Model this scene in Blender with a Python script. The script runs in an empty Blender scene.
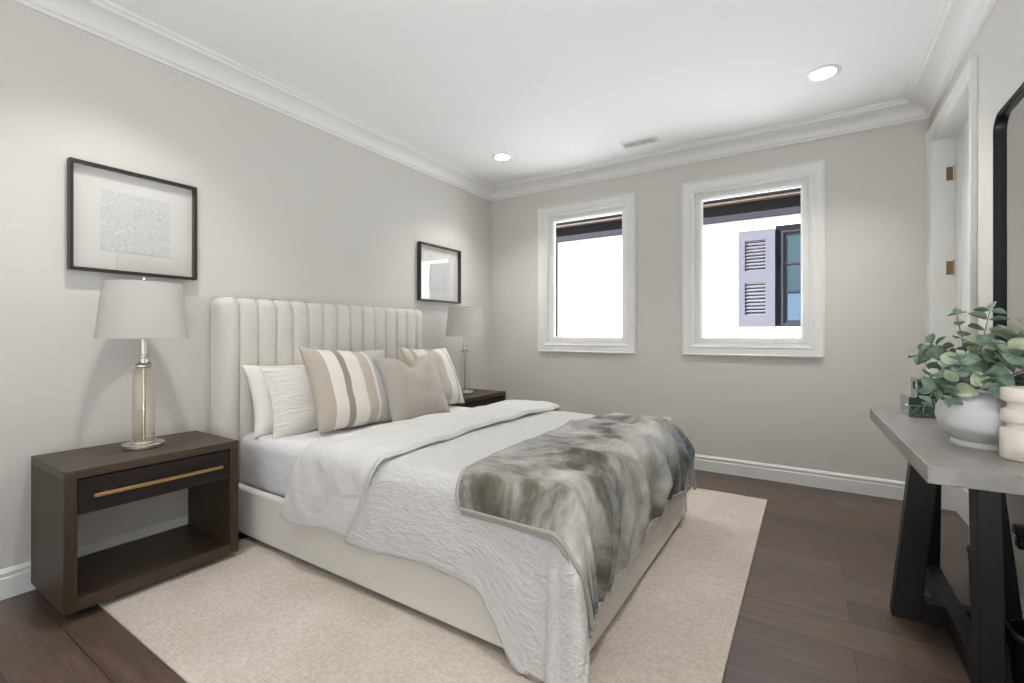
import bpy, bmesh, math, random
from mathutils import Vector, Matrix, noise

PI = math.pi
sc = bpy.context.scene
col = sc.collection

# ------------------------------------------------------------------ camera, sky, sun, exposure
cam_data = bpy.data.cameras.new('camera')
cam_data.sensor_width = 36.0
cam_data.lens = 16.235
cam_data.shift_y = -0.0066
cam_data.clip_start = 0.02
cam = bpy.data.objects.new('camera', cam_data)
col.objects.link(cam)
cam.location = (2.959, -4.180, 1.15)
cam.rotation_euler = (PI / 2, 0, 0.57139)
sc.camera = cam

world = bpy.data.worlds.new('sky')
sc.world = world
world.use_nodes = True
bg = world.node_tree.nodes['Background']
bg.inputs['Color'].default_value = (0.91, 0.955, 1.0, 1)
bg.inputs['Strength'].default_value = 1.15

sun_data = bpy.data.lights.new('sun', 'SUN')
sun_data.energy = 56.0
sun_data.angle = 0.01
sun_data.color = (0.80, 0.89, 1.0)
sun = bpy.data.objects.new('sun', sun_data)
col.objects.link(sun)
sun.location = (-6, -3, 8)
sun.rotation_euler = Vector((0.75, 0.35, -0.55)).to_track_quat('-Z', 'Y').to_euler()

# unseen upward fill light behind the camera, added to brighten the ceiling
fl = bpy.data.lights.new('ceiling_fill_light', 'AREA')
fl.shape = 'DISK'
fl.size = 0.5
fl.energy = 50.0
fl.color = (0.90, 0.96, 1.0)
fill_light = bpy.data.objects.new('ceiling_fill_light', fl)
col.objects.link(fill_light)
fill_light.location = (3.2, -4.35, 0.35)
fill_light.rotation_euler = (PI, 0, 0)

CAN_POWER = 86.0          # strength of the recessed lamps
sc.view_settings.view_transform = 'Standard'
sc.view_settings.look = 'None'
sc.view_settings.exposure = 0.32
sc.view_settings.gamma = 1.0
sc.view_settings.use_curve_mapping = False
sc.cycles.max_bounces = 12
sc.cycles.diffuse_bounces = 9
sc.cycles.glossy_bounces = 4
sc.cycles.transmission_bounces = 8
sc.cycles.sample_clamp_indirect = 6.0
sc.cycles.caustics_reflective = False
sc.cycles.caustics_refractive = False

# ------------------------------------------------------------------ materials
def lin(h):
    h = h.lstrip('#')
    out = []
    for i in (0, 2, 4):
        c = int(h[i:i + 2], 16) / 255
        out.append(c / 12.92 if c <= 0.04045 else ((c + 0.055) / 1.055) ** 2.4)
    return (*out, 1)

def mat(name, color, rough=0.5, metal=0.0, spec=0.5, **kw):
    m = bpy.data.materials.new(name)
    m.use_nodes = True
    b = m.node_tree.nodes['Principled BSDF']
    b.inputs['Base Color'].default_value = lin(color) if isinstance(color, str) else (*color, 1)
    b.inputs['Roughness'].default_value = rough
    b.inputs['Metallic'].default_value = metal
    b.inputs['Specular IOR Level'].default_value = spec
    for k, v in kw.items():
        b.inputs[k.replace('_', ' ')].default_value = v
    return m

def nd(m, t, **kw):
    n = m.node_tree.nodes.new(t)
    for k, v in kw.items():
        setattr(n, k, v)
    return n

def lk(m, a, b):
    m.node_tree.links.new(a, b)

def bsdf(m):
    return m.node_tree.nodes['Principled BSDF']

def coords(m, kind='Object', scale=(1, 1, 1), rot=(0, 0, 0)):
    tc = nd(m, 'ShaderNodeTexCoord')
    mp = nd(m, 'ShaderNodeMapping')
    mp.inputs['Scale'].default_value = scale
    mp.inputs['Rotation'].default_value = rot
    lk(m, tc.outputs[kind], mp.inputs['Vector'])
    return mp.outputs['Vector']

def noise_tex(m, vec, scale, detail=4, rough=0.55, dist=0.0):
    n = nd(m, 'ShaderNodeTexNoise')
    n.inputs['Scale'].default_value = scale
    n.inputs['Detail'].default_value = detail
    n.inputs['Roughness'].default_value = rough
    n.inputs['Distortion'].default_value = dist
    lk(m, vec, n.inputs['Vector'])
    return n

def ramp(m, fac, stops, interp='LINEAR'):
    r = nd(m, 'ShaderNodeValToRGB')
    cr = r.color_ramp
    cr.interpolation = interp
    while len(cr.elements) > 1:
        cr.elements.remove(cr.elements[-1])
    cr.elements[0].position = stops[0][0]
    cr.elements[0].color = lin(stops[0][1])
    for p, c in stops[1:]:
        e = cr.elements.new(p)
        e.color = lin(c)
    lk(m, fac, r.inputs['Fac'])
    return r.outputs['Color']

def bump(m, height, strength=0.3, dist=0.01, prev=None):
    b = nd(m, 'ShaderNodeBump')
    b.inputs['Strength'].default_value = strength
    b.inputs['Distance'].default_value = dist
    lk(m, height, b.inputs['Height'])
    if prev is not None:
        lk(m, prev, b.inputs['Normal'])
    lk(m, b.outputs['Normal'], bsdf(m).inputs['Normal'])
    return b.outputs['Normal']

M = {}
def wall_paint(name, c):
    m = mat(name, c, 0.75, spec=0.25)
    n = noise_tex(m, coords(m, 'Object'), 140, 3)
    bump(m, n.outputs['Fac'], 0.06, 0.002)
    return m
M['wall'] = wall_paint('greige_wall_paint', '#CFCBC5')
M['ceiling'] = wall_paint('white_ceiling_paint', '#EDEDEC')
M['trim'] = mat('white_satin_trim_paint', '#E3E2DF', 0.38, spec=0.4)
M['door'] = mat('white_door_paint', '#E3E2DF', 0.35, spec=0.4)
M['outlet'] = mat('white_plastic', '#EAE8E4', 0.35)
M['slot'] = mat('dark_slot', '#3A3938', 0.6)
M['glass'] = mat('window_glass', (1, 1, 1), 0.0, Transmission_Weight=1.0, IOR=1.45)
# thin glass: mostly clear with a fresnel reflection
def thin_glass(name, refl=1.0, tint=(1, 1, 1)):
    m = bpy.data.materials.new(name)
    m.use_nodes = True
    nt = m.node_tree
    nt.nodes.clear()
    out = nt.nodes.new('ShaderNodeOutputMaterial')
    mix = nt.nodes.new('ShaderNodeMixShader')
    tr = nt.nodes.new('ShaderNodeBsdfTransparent')
    tr.inputs['Color'].default_value = (*tint, 1)
    gl = nt.nodes.new('ShaderNodeBsdfGlossy')
    gl.inputs['Roughness'].default_value = 0.0
    # Schlick reflectance from |N.I|, the same on both faces of the sheet
    ge = nt.nodes.new('ShaderNodeNewGeometry')
    dt = nt.nodes.new('ShaderNodeVectorMath'); dt.operation = 'DOT_PRODUCT'
    nt.links.new(ge.outputs['Normal'], dt.inputs[0]); nt.links.new(ge.outputs['Incoming'], dt.inputs[1])
    def mth(op, x, y=None):
        n = nt.nodes.new('ShaderNodeMath'); n.operation = op
        for i, q in enumerate((x, y)):
            if q is None:
                continue
            if isinstance(q, (int, float)):
                n.inputs[i].default_value = q
            else:
                nt.links.new(q, n.inputs[i])
        return n.outputs[0]
    c = mth('SUBTRACT', 1.0, mth('ABSOLUTE', dt.outputs['Value']))
    rf = mth('ADD', mth('MULTIPLY', mth('POWER', c, 5.0), 0.96), 0.04)
    nt.links.new(mth('MULTIPLY', rf, refl), mix.inputs[0])
    nt.links.new(tr.outputs[0], mix.inputs[1])
    nt.links.new(gl.outputs[0], mix.inputs[2])
    nt.links.new(mix.outputs[0], out.inputs['Surface'])
    return m
M['pane'] = thin_glass('thin_pane_glass', 0.22)
M['picture_glass'] = thin_glass('picture_glass', 1.6)

# wooden floor: planks along X
def floor_mat():
    m = mat('dark_walnut_planks', '#4A372C', 0.40, spec=0.85)
    v = coords(m, 'Object', (1, 1, 1))
    br = nd(m, 'ShaderNodeTexBrick')
    br.offset = 0.37
    br.inputs['Scale'].default_value = 1.0
    br.inputs['Brick Width'].default_value = 1.9
    br.inputs['Row Height'].default_value = 0.19
    br.inputs['Mortar Size'].default_value = 0.0022
    br.inputs['Mortar Smooth'].default_value = 0.2
    br.inputs['Bias'].default_value = 0.0
    br.inputs['Color1'].default_value = (0.0, 0.0, 0.0, 1)
    br.inputs['Color2'].default_value = (1.0, 1.0, 1.0, 1)
    br.inputs['Mortar'].default_value = (0.5, 0.5, 0.5, 1)
    lk(m, v, br.inputs['Vector'])
    base = ramp(m, br.outputs['Color'], [(0.0, '#534237'), (0.5, '#614F43'), (1.0, '#6F5D52')])
    # grain, shifted per plank
    sep = nd(m, 'ShaderNodeVectorMath', operation='MULTIPLY_ADD')
    lk(m, br.outputs['Color'], sep.inputs[0])
    sep.inputs[1].default_value = (7.0, 3.0, 5.0)
    lk(m, v, sep.inputs[2])
    mp = nd(m, 'ShaderNodeMapping')
    mp.inputs['Scale'].default_value = (1.2, 14, 1)
    lk(m, sep.outputs[0], mp.inputs['Vector'])
    g = noise_tex(m, mp.outputs['Vector'], 3.0, 8, 0.62, 1.4)
    gr = ramp(m, g.outputs['Fac'], [(0.28, '#6B6360'), (0.5, '#C0B6AE'), (0.72, '#FFFFFF')])
    mx = nd(m, 'ShaderNodeMix', data_type='RGBA', blend_type='MULTIPLY')
    mx.inputs['Factor'].default_value = 0.7
    lk(m, base, mx.inputs['A'])
    lk(m, gr, mx.inputs['B'])
    mx2 = nd(m, 'ShaderNodeMix', data_type='RGBA')
    lk(m, br.outputs['Fac'], mx2.inputs['Factor'])
    lk(m, mx.outputs['Result'], mx2.inputs['A'])
    mx2.inputs['B'].default_value = lin('#2A1E18')
    lk(m, mx2.outputs['Result'], bsdf(m).inputs['Base Color'])
    rr = nd(m, 'ShaderNodeMapRange')
    rr.inputs['To Min'].default_value = 0.32
    rr.inputs['To Max'].default_value = 0.44
    lk(m, g.outputs['Fac'], rr.inputs['Value'])
    lk(m, rr.outputs[0], bsdf(m).inputs['Roughness'])
    inv = nd(m, 'ShaderNodeMath', operation='MULTIPLY_ADD')
    inv.inputs[1].default_value = -3.0
    lk(m, br.outputs['Fac'], inv.inputs[0])
    lk(m, g.outputs['Fac'], inv.inputs[2])
    bump(m, inv.outputs[0], 0.18, 0.0015)
    return m
M['floor'] = floor_mat()

def rug_mat():
    m = mat('beige_woven_rug', '#CDBBA6', 0.95, spec=0.1)
    v = coords(m, 'Object')
    # blocks of fine ribs turned two ways
    ck = nd(m, 'ShaderNodeTexChecker')
    ck.inputs['Scale'].default_value = 2.6
    mp = nd(m, 'ShaderNodeMapping')
    mp.inputs['Rotation'].default_value = (0, 0, PI / 4)
    mp.inputs['Location'].default_value = (0.1, 0.13, 0.05)
    lk(m, v, mp.inputs['Vector'])
    lk(m, mp.outputs[0], ck.inputs['Vector'])
    w1 = nd(m, 'ShaderNodeTexWave', bands_direction='X')
    w2 = nd(m, 'ShaderNodeTexWave', bands_direction='Y')
    for w in (w1, w2):
        w.inputs['Scale'].default_value = 22
        w.inputs['Distortion'].default_value = 1.2
        w.inputs['Detail'].default_value = 1.5
        lk(m, v, w.inputs['Vector'])
    mx = nd(m, 'ShaderNodeMix', data_type='FLOAT')
    lk(m, ck.outputs['Fac'], mx.inputs['Factor'])
    lk(m, w1.outputs['Fac'], mx.inputs['A'])
    lk(m, w2.outputs['Fac'], mx.inputs['B'])
    n1 = noise_tex(m, v, 1.7, 5, 0.6)
    n2 = noise_tex(m, v, 60, 4, 0.7)
    base = ramp(m, n1.outputs['Fac'], [(0.3, '#C4BAAF'), (0.5, '#CFC6BC'), (0.7, '#DAD2CA')])
    sub = ramp(m, mx.outputs['Result'], [(0.0, '#F7F6F5'), (1.0, '#FFFFFF')])
    s2 = ramp(m, n2.outputs['Fac'], [(0.3, '#E6E0DA'), (0.65, '#FFFFFF')])
    a = nd(m, 'ShaderNodeMix', data_type='RGBA', blend_type='MULTIPLY')
    a.inputs['Factor'].default_value = 1
    lk(m, base, a.inputs['A']); lk(m, sub, a.inputs['B'])
    b = nd(m, 'ShaderNodeMix', data_type='RGBA', blend_type='MULTIPLY')
    b.inputs['Factor'].default_value = 1
    lk(m, a.outputs['Result'], b.inputs['A']); lk(m, s2, b.inputs['B'])
    lk(m, b.outputs['Result'], bsdf(m).inputs['Base Color'])
    p = bump(m, mx.outputs['Result'], 0.12, 0.003)
    bump(m, n2.outputs['Fac'], 0.3, 0.004, p)
    return m
M['rug'] = rug_mat()

def fabric(name, color, scale=300, strength=0.25, rough=0.9, sheen=0.15, color2=None, big=0.0):
    m = mat(name, color, rough, spec=0.15, Sheen_Weight=sheen, Sheen_Roughness=0.5)
    v = coords(m, 'Object')
    n = noise_tex(m, v, scale, 3, 0.6)
    if color2:
        c = ramp(m, n.outputs['Fac'], [(0.35, color2), (0.65, color)])
        lk(m, c, bsdf(m).inputs['Base Color'])
    p = bump(m, n.outputs['Fac'], strength, 0.004)
    if big:
        n2 = noise_tex(m, v, 9, 3, 0.5, 0.6)
        bump(m, n2.outputs['Fac'], big, 0.03, p)
    return m
M['boucle'] = fabric('ivory_boucle', '#D9D5CE', 170, 0.5, 0.95, 0.1, '#CEC9C1')
M['sheet'] = fabric('white_cotton_sheet', '#DCDADB', 500, 0.05, 0.7, 0.1, None, 0.25)
M['white_linen'] = fabric('white_linen', '#E4E0DA', 400, 0.1, 0.85, 0.1, None, 0.15)
M['duvet'] = fabric('white_cotton_duvet', '#CECCCA', 400, 0.08, 0.85, 0.12, None, 0.35)
M['grey_pillow'] = fabric('taupe_grey_velvet', '#B3ABA1', 260, 0.12, 0.8, 0.3, '#A9A197', 0.1)

def crinkle(name, color, sx, sy, strength):
    m = mat(name, color, 0.88, spec=0.15, Sheen_Weight=0.1)
    v = coords(m, 'UV', (sx, sy, 1))
    n = noise_tex(m, v, 1.0, 3, 0.55, 0.8)
    bump(m, n.outputs['Fac'], strength, 0.02)
    return m
M['quilt'] = crinkle('crinkled_matelasse', '#CAC8C6', 17, 60, 0.6)
M['sham'] = crinkle('crinkled_sham', '#E2DED8', 3.5, 26, 0.9)

def stripes(name, stops):
    m = mat(name, '#D8D0C4', 0.88, spec=0.12, Sheen_Weight=0.15)
    tc = nd(m, 'ShaderNodeTexCoord')
    sx = nd(m, 'ShaderNodeSeparateXYZ')
    lk(m, tc.outputs['UV'], sx.inputs[0])
    n0 = noise_tex(m, tc.outputs['UV'], 60, 3, 0.7)
    ad = nd(m, 'ShaderNodeMath', operation='MULTIPLY_ADD')
    ad.inputs[1].default_value = 0.012
    lk(m, n0.outputs['Fac'], ad.inputs[0])
    lk(m, sx.outputs['X'], ad.inputs[2])
    c = ramp(m, ad.outputs[0], stops, 'CONSTANT')
    lk(m, c, bsdf(m).inputs['Base Color'])
    n = noise_tex(m, coords(m, 'Object'), 250, 3, 0.6)
    bump(m, n.outputs['Fac'], 0.2, 0.004)
    return m
M['stripe_a'] = stripes('striped_linen', [(0, '#B3A99C'), (0.14, '#E0D9CF'), (0.27, '#938D85'), (0.34, '#E0D9CF'),
                                          (0.50, '#BDB2A5'), (0.61, '#DCD4C8'), (0.645, '#B9B7B4')])
M['stripe_b'] = stripes('striped_linen_pale', [(0, '#DDD2C0'), (0.08, '#B6AA9A'), (0.16, '#DED6C9'), (0.36, '#B3ADA6'),
                                               (0.52, '#B9B1A7'), (0.60, '#E2DCD3'), (0.78, '#A7A39D'), (0.82, '#E4DFD8')])

def throw_mat():
    m = mat('tie_dyed_velvet', '#8C8A82', 0.62, spec=0.25, Sheen_Weight=0.3, Sheen_Roughness=0.35)
    bsdf(m).inputs['Sheen Tint'].default_value = lin('#CFCFCB')
    v = coords(m, 'UV', (1, 1, 1))
    n = noise_tex(m, v, 3.0, 8, 0.64, 0.5)
    c = ramp(m, n.outputs['Fac'], [(0.33, '#3D3930'), (0.42, '#625D53'), (0.48, '#8A8680'), (0.55, '#A5A29C'), (0.66, '#C0BEBB')])
    n2 = noise_tex(m, v, 2.2, 3, 0.5, 0.6)
    f = ramp(m, n2.outputs['Fac'], [(0.5, '#000000'), (0.66, '#FFFFFF')])
    mx = nd(m, 'ShaderNodeMix', data_type='RGBA', blend_type='MULTIPLY')
    lk(m, f, mx.inputs['Factor'])
    lk(m, c, mx.inputs['A'])
    mx.inputs['B'].default_value = lin('#C9D6E6')
    lk(m, mx.outputs['Result'], bsdf(m).inputs['Base Color'])
    n3 = noise_tex(m, v, 24, 4, 0.6)
    bump(m, n3.outputs['Fac'], 0.25, 0.01)
    return m
M['throw'] = throw_mat()
M['throw_hem'] = fabric('taupe_velvet_hem', '#A6A29A', 300, 0.1, 0.6, 0.3, '#928E86')

def wood(name, c1, c2, rough=0.4, scale=(1.5, 22, 22), spec=0.4):
    m = mat(name, c1, rough, spec=spec)
    v = coords(m, 'Object', scale)
    n = noise_tex(m, v, 2.0, 6, 0.6, 0.8)
    c = ramp(m, n.outputs['Fac'], [(0.35, c1), (0.65, c2)])
    lk(m, c, bsdf(m).inputs['Base Color'])
    bump(m, n.outputs['Fac'], 0.08, 0.001)
    return m
M['ns_wood'] = wood('espresso_oak', '#382C20', '#443628', 0.42, (22, 1.5, 22), spec=0.5)
M['ns_side'] = wood('espresso_oak_upright', '#34281C', '#423323', 0.48, (22, 22, 1.5), spec=0.4)
M['ns_drawer'] = wood('espresso_drawer', '#231D1A', '#2C2521', 0.55, (22, 1.5, 22), spec=0.22)
M['ns_dark'] = mat('black_plinth', '#1C1917', 0.6)
M['brass'] = mat('brushed_brass', '#B99A66', 0.32, 1.0)
M['nickel'] = mat('satin_nickel', '#C9C2B8', 0.25, 1.0)
M['hinge'] = mat('aged_brass_hinge', '#8C7355', 0.38, 1.0)
M['lamp_glass'] = thin_glass('lamp_glass', 1.3, (0.985, 0.97, 0.935))
M['lamp_glass_clear'] = thin_glass('clear_lamp_glass', 1.3, (0.98, 0.98, 0.98))
M['shade'] = fabric('white_linen_shade', '#BFBDB6', 350, 0.1, 0.9, 0.0)
bsdf(M['shade']).inputs['Transmission Weight'].default_value = 0.0
M['frame_black'] = mat('black_brown_frame', '#2A221D', 0.4)
M['frame_side'] = mat('walnut_frame', '#4B3A2C', 0.45)
M['mat_board'] = mat('white_mat_board', '#E4E1DB', 0.9, spec=0.1)
M['mirror'] = mat('mirror_glass', '#D8D8D8', 0.0, 1.0)
M['mirror_frame'] = mat('black_metal_frame', '#0B0B0D', 0.4, 0.0, 0.4)

def art_mat():
    m = mat('embossed_leaf_print', '#DADAD6', 0.95, spec=0.1)
    acc = None
    for rot, sc_, off in ((0.75, (1, 34, 11), 0.0), (-0.75, (1, 34, 11), 3.7)):
        v = coords(m, 'Object', (1, 1, 1), (rot, 0, 0))
        mp = nd(m, 'ShaderNodeMapping')
        mp.inputs['Scale'].default_value = (0.001, sc_[1], sc_[2])
        mp.inputs['Location'].default_value = (off, off, off)
        lk(m, v, mp.inputs['Vector'])
        vo = nd(m, 'ShaderNodeTexVoronoi', feature='F1')
        vo.inputs['Scale'].default_value = 1.0
        lk(m, mp.outputs[0], vo.inputs['Vector'])
        if acc is None:
            acc = vo.outputs['Distance']
        else:
            mn = nd(m, 'ShaderNodeMath', operation='MINIMUM')
            lk(m, acc, mn.inputs[0]); lk(m, vo.outputs['Distance'], mn.inputs[1])
            acc = mn.outputs[0]
    c = ramp(m, acc, [(0.20, '#E2E2DF'), (0.30, '#CBCDC9'), (0.42, '#DBDAD8'), (0.6, '#D6D7D4')])
    lk(m, c, bsdf(m).inputs['Base Color'])
    bump(m, acc, 0.25, 0.004)
    return m
M['art'] = art_mat()

M['concrete'] = mat('grey_concrete_top', '#7D7872', 0.42, spec=0.5)
def _c(m):
    n = noise_tex(m, coords(m, 'Object', (3, 1.2, 3)), 5, 5, 0.6)
    c = ramp(m, n.outputs['Fac'], [(0.3, '#7E7A75'), (0.5, '#8A8681'), (0.7, '#96918B')])
    lk(m, c, bsdf(m).inputs['Base Color'])
_c(M['concrete'])
M['black_wood'] = wood('black_stained_wood', '#130F10', '#1A1516', 0.5, (18, 18, 1.5))
M['vase_white'] = mat('matte_white_ceramic', '#CECECE', 0.6, spec=0.3)
M['vase_cream'] = mat('cream_glazed_ceramic', '#E2D8CE', 0.3, spec=0.5)
M['green_box'] = mat('dark_green_marble', '#2F4A43', 0.12, spec=1.0, Coat_Weight=1.0, Coat_IOR=2.0, Coat_Roughness=0.08)
def _g(m):
    n = noise_tex(m, coords(m, 'Object', (1, 1, 1)), 18, 6, 0.65, 1.5)
    c = ramp(m, n.outputs['Fac'], [(0.35, '#22382F'), (0.55, '#37544B'), (0.75, '#6B857D')])
    lk(m, c, bsdf(m).inputs['Base Color'])
_g(M['green_box'])
M['clasp'] = mat('dark_clasp', '#2A3433', 0.4)
M['stem'] = mat('eucalyptus_stem', '#7C7560', 0.7)
def leafm(name, c1, c2):
    m = mat(name, c1, 0.6, spec=0.3)
    n = noise_tex(m, coords(m, 'Object'), 25, 3, 0.6)
    c = ramp(m, n.outputs['Fac'], [(0.35, c1), (0.65, c2)])
    lk(m, c, bsdf(m).inputs['Base Color'])
    return m
M['leaf_a'] = leafm('eucalyptus_leaf', '#72897A', '#98AC9B')
M['leaf_b'] = leafm('eucalyptus_leaf_pale', '#A3AF93', '#BDC4A9')
M['black_plastic'] = mat('black_plastic', '#111214', 0.35)
M['trash'] = mat('black_leatherette', '#131318', 0.28, spec=0.6)

M['stucco'] = mat('white_stucco', '#E6E4E0', 0.95, spec=0.1)
def _s(m):
    n = noise_tex(m, coords(m, 'Object'), 30, 5, 0.6)
    c = ramp(m, n.outputs['Fac'], [(0.3, '#E0DED9'), (0.7, '#EBE9E6')])
    lk(m, c, bsdf(m).inputs['Base Color'])
    bump(m, n.outputs['Fac'], 0.3, 0.01)
_s(M['stucco'])
M['eave_shade_gutter'] = mat('dark_grey_eave_shade_gutter', '#201E21', 0.8, spec=0.1)  # eave shadow as a dark colour; gutter and downspout use it too
M['soffit'] = mat('brown_soffit_board', '#4A3D2F', 0.7)
M['shutter'] = mat('lavender_grey_shutter', '#434044', 0.6, spec=0.2)
M['black_frame'] = mat('black_window_frame', '#050507', 0.6, spec=0.1)
M['far_glass'] = mat('teal_window_glass', '#1F2B2F', 0.15, spec=0.4)
M['blue_curtain'] = mat('blue_curtain', '#1D2E3C', 0.8)
M['emit'] = mat('lamp_disc', '#FFFFFF', 0.5)
bsdf(M['emit']).inputs['Emission Color'].default_value = (1.0, 0.985, 0.96, 1)
bsdf(M['emit']).inputs['Emission Strength'].default_value = CAN_POWER * 15

# ------------------------------------------------------------------ helpers
def tag(o, label, cat, group=None):
    o['label'] = label
    o['category'] = cat
    if group:
        o['group'] = group
    return o

def thing(name, label, cat, loc=(0, 0, 0), rotz=0, group=None):
    o = bpy.data.objects.new(name, None)
    o.empty_display_size = 0.05
    col.objects.link(o)
    o.location = loc
    o.rotation_euler = (0, 0, rotz)
    return tag(o, label, cat, group)

def smooth_by_angle(me, ang=35):
    for p in me.polygons:
        p.use_smooth = True
    try:
        me.set_sharp_from_angle(angle=math.radians(ang))
    except Exception:
        pass

class MB:
    def __init__(s):
        s.bm = bmesh.new()
    def box(s, a, b, c, d, e, f):
        v = [s.bm.verts.new((x, y, z)) for x in (a, b) for y in (c, d) for z in (e, f)]
        for q in ((0, 1, 3, 2), (4, 6, 7, 5), (0, 4, 5, 1), (2, 3, 7, 6), (0, 2, 6, 4), (1, 5, 7, 3)):
            s.bm.faces.new([v[i] for i in q])
        return s
    def hexa(s, bottom, top):
        vb = [s.bm.verts.new(p) for p in bottom]
        vt = [s.bm.verts.new(p) for p in top]
        n = len(vb)
        s.bm.faces.new(vb[::-1]); s.bm.faces.new(vt)
        for i in range(n):
            j = (i + 1) % n
            s.bm.faces.new((vb[i], vb[j], vt[j], vt[i]))
        return s
    def lathe(s, prof, c=(0, 0, 0), n=48, closed=False):
        rings = []
        for r, z in prof:
            if r < 1e-6:
                rings.append([s.bm.verts.new((c[0], c[1], c[2] + z))])
            else:
                rings.append([s.bm.verts.new((c[0] + r * math.cos(2 * PI * k / n), c[1] + r * math.sin(2 * PI * k / n), c[2] + z)) for k in range(n)])
        prs = list(zip(rings, rings[1:]))
        if closed:
            prs.append((rings[-1], rings[0]))
        for A, B in prs:
            if len(A) == 1 and len(B) == 1:
                continue
            for k in range(n):
                j = (k + 1) % n
                if len(A) == 1:
                    s.bm.faces.new((A[0], B[j], B[k]))
                elif len(B) == 1:
                    s.bm.faces.new((A[k], A[j], B[0]))
                else:
                    s.bm.faces.new((A[k], A[j], B[j], B[k]))
        return s
    def tube(s, pts, r, n=8, r2=None):
        pts = [Vector(p) for p in pts]
        rings = []
        up = Vector((0, 0, 1))
        for i, p in enumerate(pts):
            t = (pts[min(i + 1, len(pts) - 1)] - pts[max(i - 1, 0)]).normalized()
            a = t.cross(up)
            if a.length < 1e-3:
                a = t.cross(Vector((1, 0, 0)))
            a.normalize()
            b = t.cross(a)
            rr = r if r2 is None else r + (r2 - r) * i / (len(pts) - 1)
            rings.append([s.bm.verts.new(p + rr * (a * math.cos(2 * PI * k / n) + b * math.sin(2 * PI * k / n))) for k in range(n)])
        for A, B in zip(rings, rings[1:]):
            for k in range(n):
                j = (k + 1) % n
                s.bm.faces.new((A[k], A[j], B[j], B[k]))
        s.bm.faces.new(rings[0][::-1]); s.bm.faces.new(rings[-1])
        return s
    def ring(s, outlines):
        """closed sweep: list of equal-length closed outlines, joined in a loop"""
        L = [[s.bm.verts.new(p) for p in o] for o in outlines]
        n = len(L[0])
        for i in range(len(L)):
            A, B = L[i], L[(i + 1) % len(L)]
            for k in range(n):
                j = (k + 1) % n
                s.bm.faces.new((A[k], A[j], B[j], B[k]))
        return s
    def grid(s, fn, nu, nv, uvfn=None):
        uvl = s.bm.loops.layers.uv.verify()
        V = [[s.bm.verts.new(fn(i / nu, j / nv)) for j in range(nv + 1)] for i in range(nu + 1)]
        for i in range(nu):
            for j in range(nv):
                f = s.bm.faces.new((V[i][j], V[i + 1][j], V[i + 1][j + 1], V[i][j + 1]))
                for l, (a, b) in zip(f.loops, ((i, j), (i + 1, j), (i + 1, j + 1), (i, j + 1))):
                    l[uvl].uv = uvfn(a / nu, b / nv) if uvfn else (a / nu, b / nv)
        return V
    def build(s, name, m, parent=None, bevel=0.0, smooth=True, seg=2, origin=(0, 0, 0), recalc=True, ang=35):
        if recalc:
            bmesh.ops.recalc_face_normals(s.bm, faces=s.bm.faces[:])
        if origin != (0, 0, 0):
            bmesh.ops.translate(s.bm, verts=s.bm.verts[:], vec=(-origin[0], -origin[1], -origin[2]))
        me = bpy.data.meshes.new(name)
        s.bm.to_mesh(me)
        s.bm.free()
        if smooth:
            smooth_by_angle(me, ang)
        o = bpy.data.objects.new(name, me)
        for q in (m if isinstance(m, list) else [m]):
            me.materials.append(q)
        if parent is not None:
            o.parent = parent
        elif origin != (0, 0, 0):
            o.location = origin
        if bevel:
            md = o.modifiers.new('edge', 'BEVEL')
            md.width = bevel
            md.segments = seg
            md.limit_method = 'ANGLE'
            md.angle_limit = math.radians(40)
        col.objects.link(o)
        return o

def struct(name, mb, m, parent=None, **kw):
    o = mb.build(name, m, parent, **kw)
    if parent is None:
        o['kind'] = 'structure'
    return o

def struct_root(name, loc=(0, 0, 0)):
    o = bpy.data.objects.new(name, None)
    o.empty_display_size = 0.05
    o.location = loc
    o['kind'] = 'structure'
    col.objects.link(o)
    return o

def copy_tree(o, parent=None):
    c = o.copy()
    col.objects.link(c)
    if parent is not None:
        c.parent = parent
    for ch in list(o.children):
        copy_tree(ch, c)
    return c

# ------------------------------------------------------------------ room shell
RX, RY, H = 3.656, -8.0, 2.74
WT = 0.115
W1, W2 = (0.604, 1.626), (2.034, 3.058)      # casing outer edges of the two windows
WZ = (0.975, 2.457)
CW = 0.095                                    # casing width

def wall_cells(axis, lo, hi, along, zr, holes):
    mb = MB()
    xs = sorted({along[0], along[1], *[h[0] for h in holes], *[h[1] for h in holes]})
    zs = sorted({zr[0], zr[1], *[h[2] for h in holes], *[h[3] for h in holes]})
    for a, b in zip(xs, xs[1:]):
        for c, d in zip(zs, zs[1:]):
            if any(h[0] <= a and b <= h[1] and h[2] <= c and d <= h[3] for h in holes):
                continue
            if axis == 'y':
                mb.box(a, b, lo, hi, c, d)
            else:
                mb.box(lo, hi, a, b, c, d)
    bmesh.ops.remove_doubles(mb.bm, verts=mb.bm.verts[:], dist=1e-5)
    # drop interior faces shared by two cells
    seen = {}
    for f in mb.bm.faces[:]:
        k = tuple(sorted(v.index for v in f.verts))
    mb.bm.verts.index_update()
    dup = {}
    for f in mb.bm.faces:
        dup.setdefault(tuple(sorted(v.index for v in f.verts)), []).append(f)
    dead = [f for g in dup.values() if len(g) > 1 for f in g]
    bmesh.ops.delete(mb.bm, geom=dead, context='FACES')
    return mb

mb = MB(); mb.box(-0.15, RX + 1.6, RY - 0.12, 0.15, -0.08, 0.0)
struct('floor', mb, M['floor'])

LIGHTS = [(0.655, -0.755), (3.03, -0.795), (0.655, -3.35), (3.03, -3.35)]
VENT = (1.635, 1.935, -0.460, -0.335)
holes = [(x - 0.064, x + 0.064, y - 0.064, y + 0.064) for x, y in LIGHTS] + [(VENT[0] + 0.012, VENT[1] - 0.012, VENT[2] + 0.012, VENT[3] - 0.012)]
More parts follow.
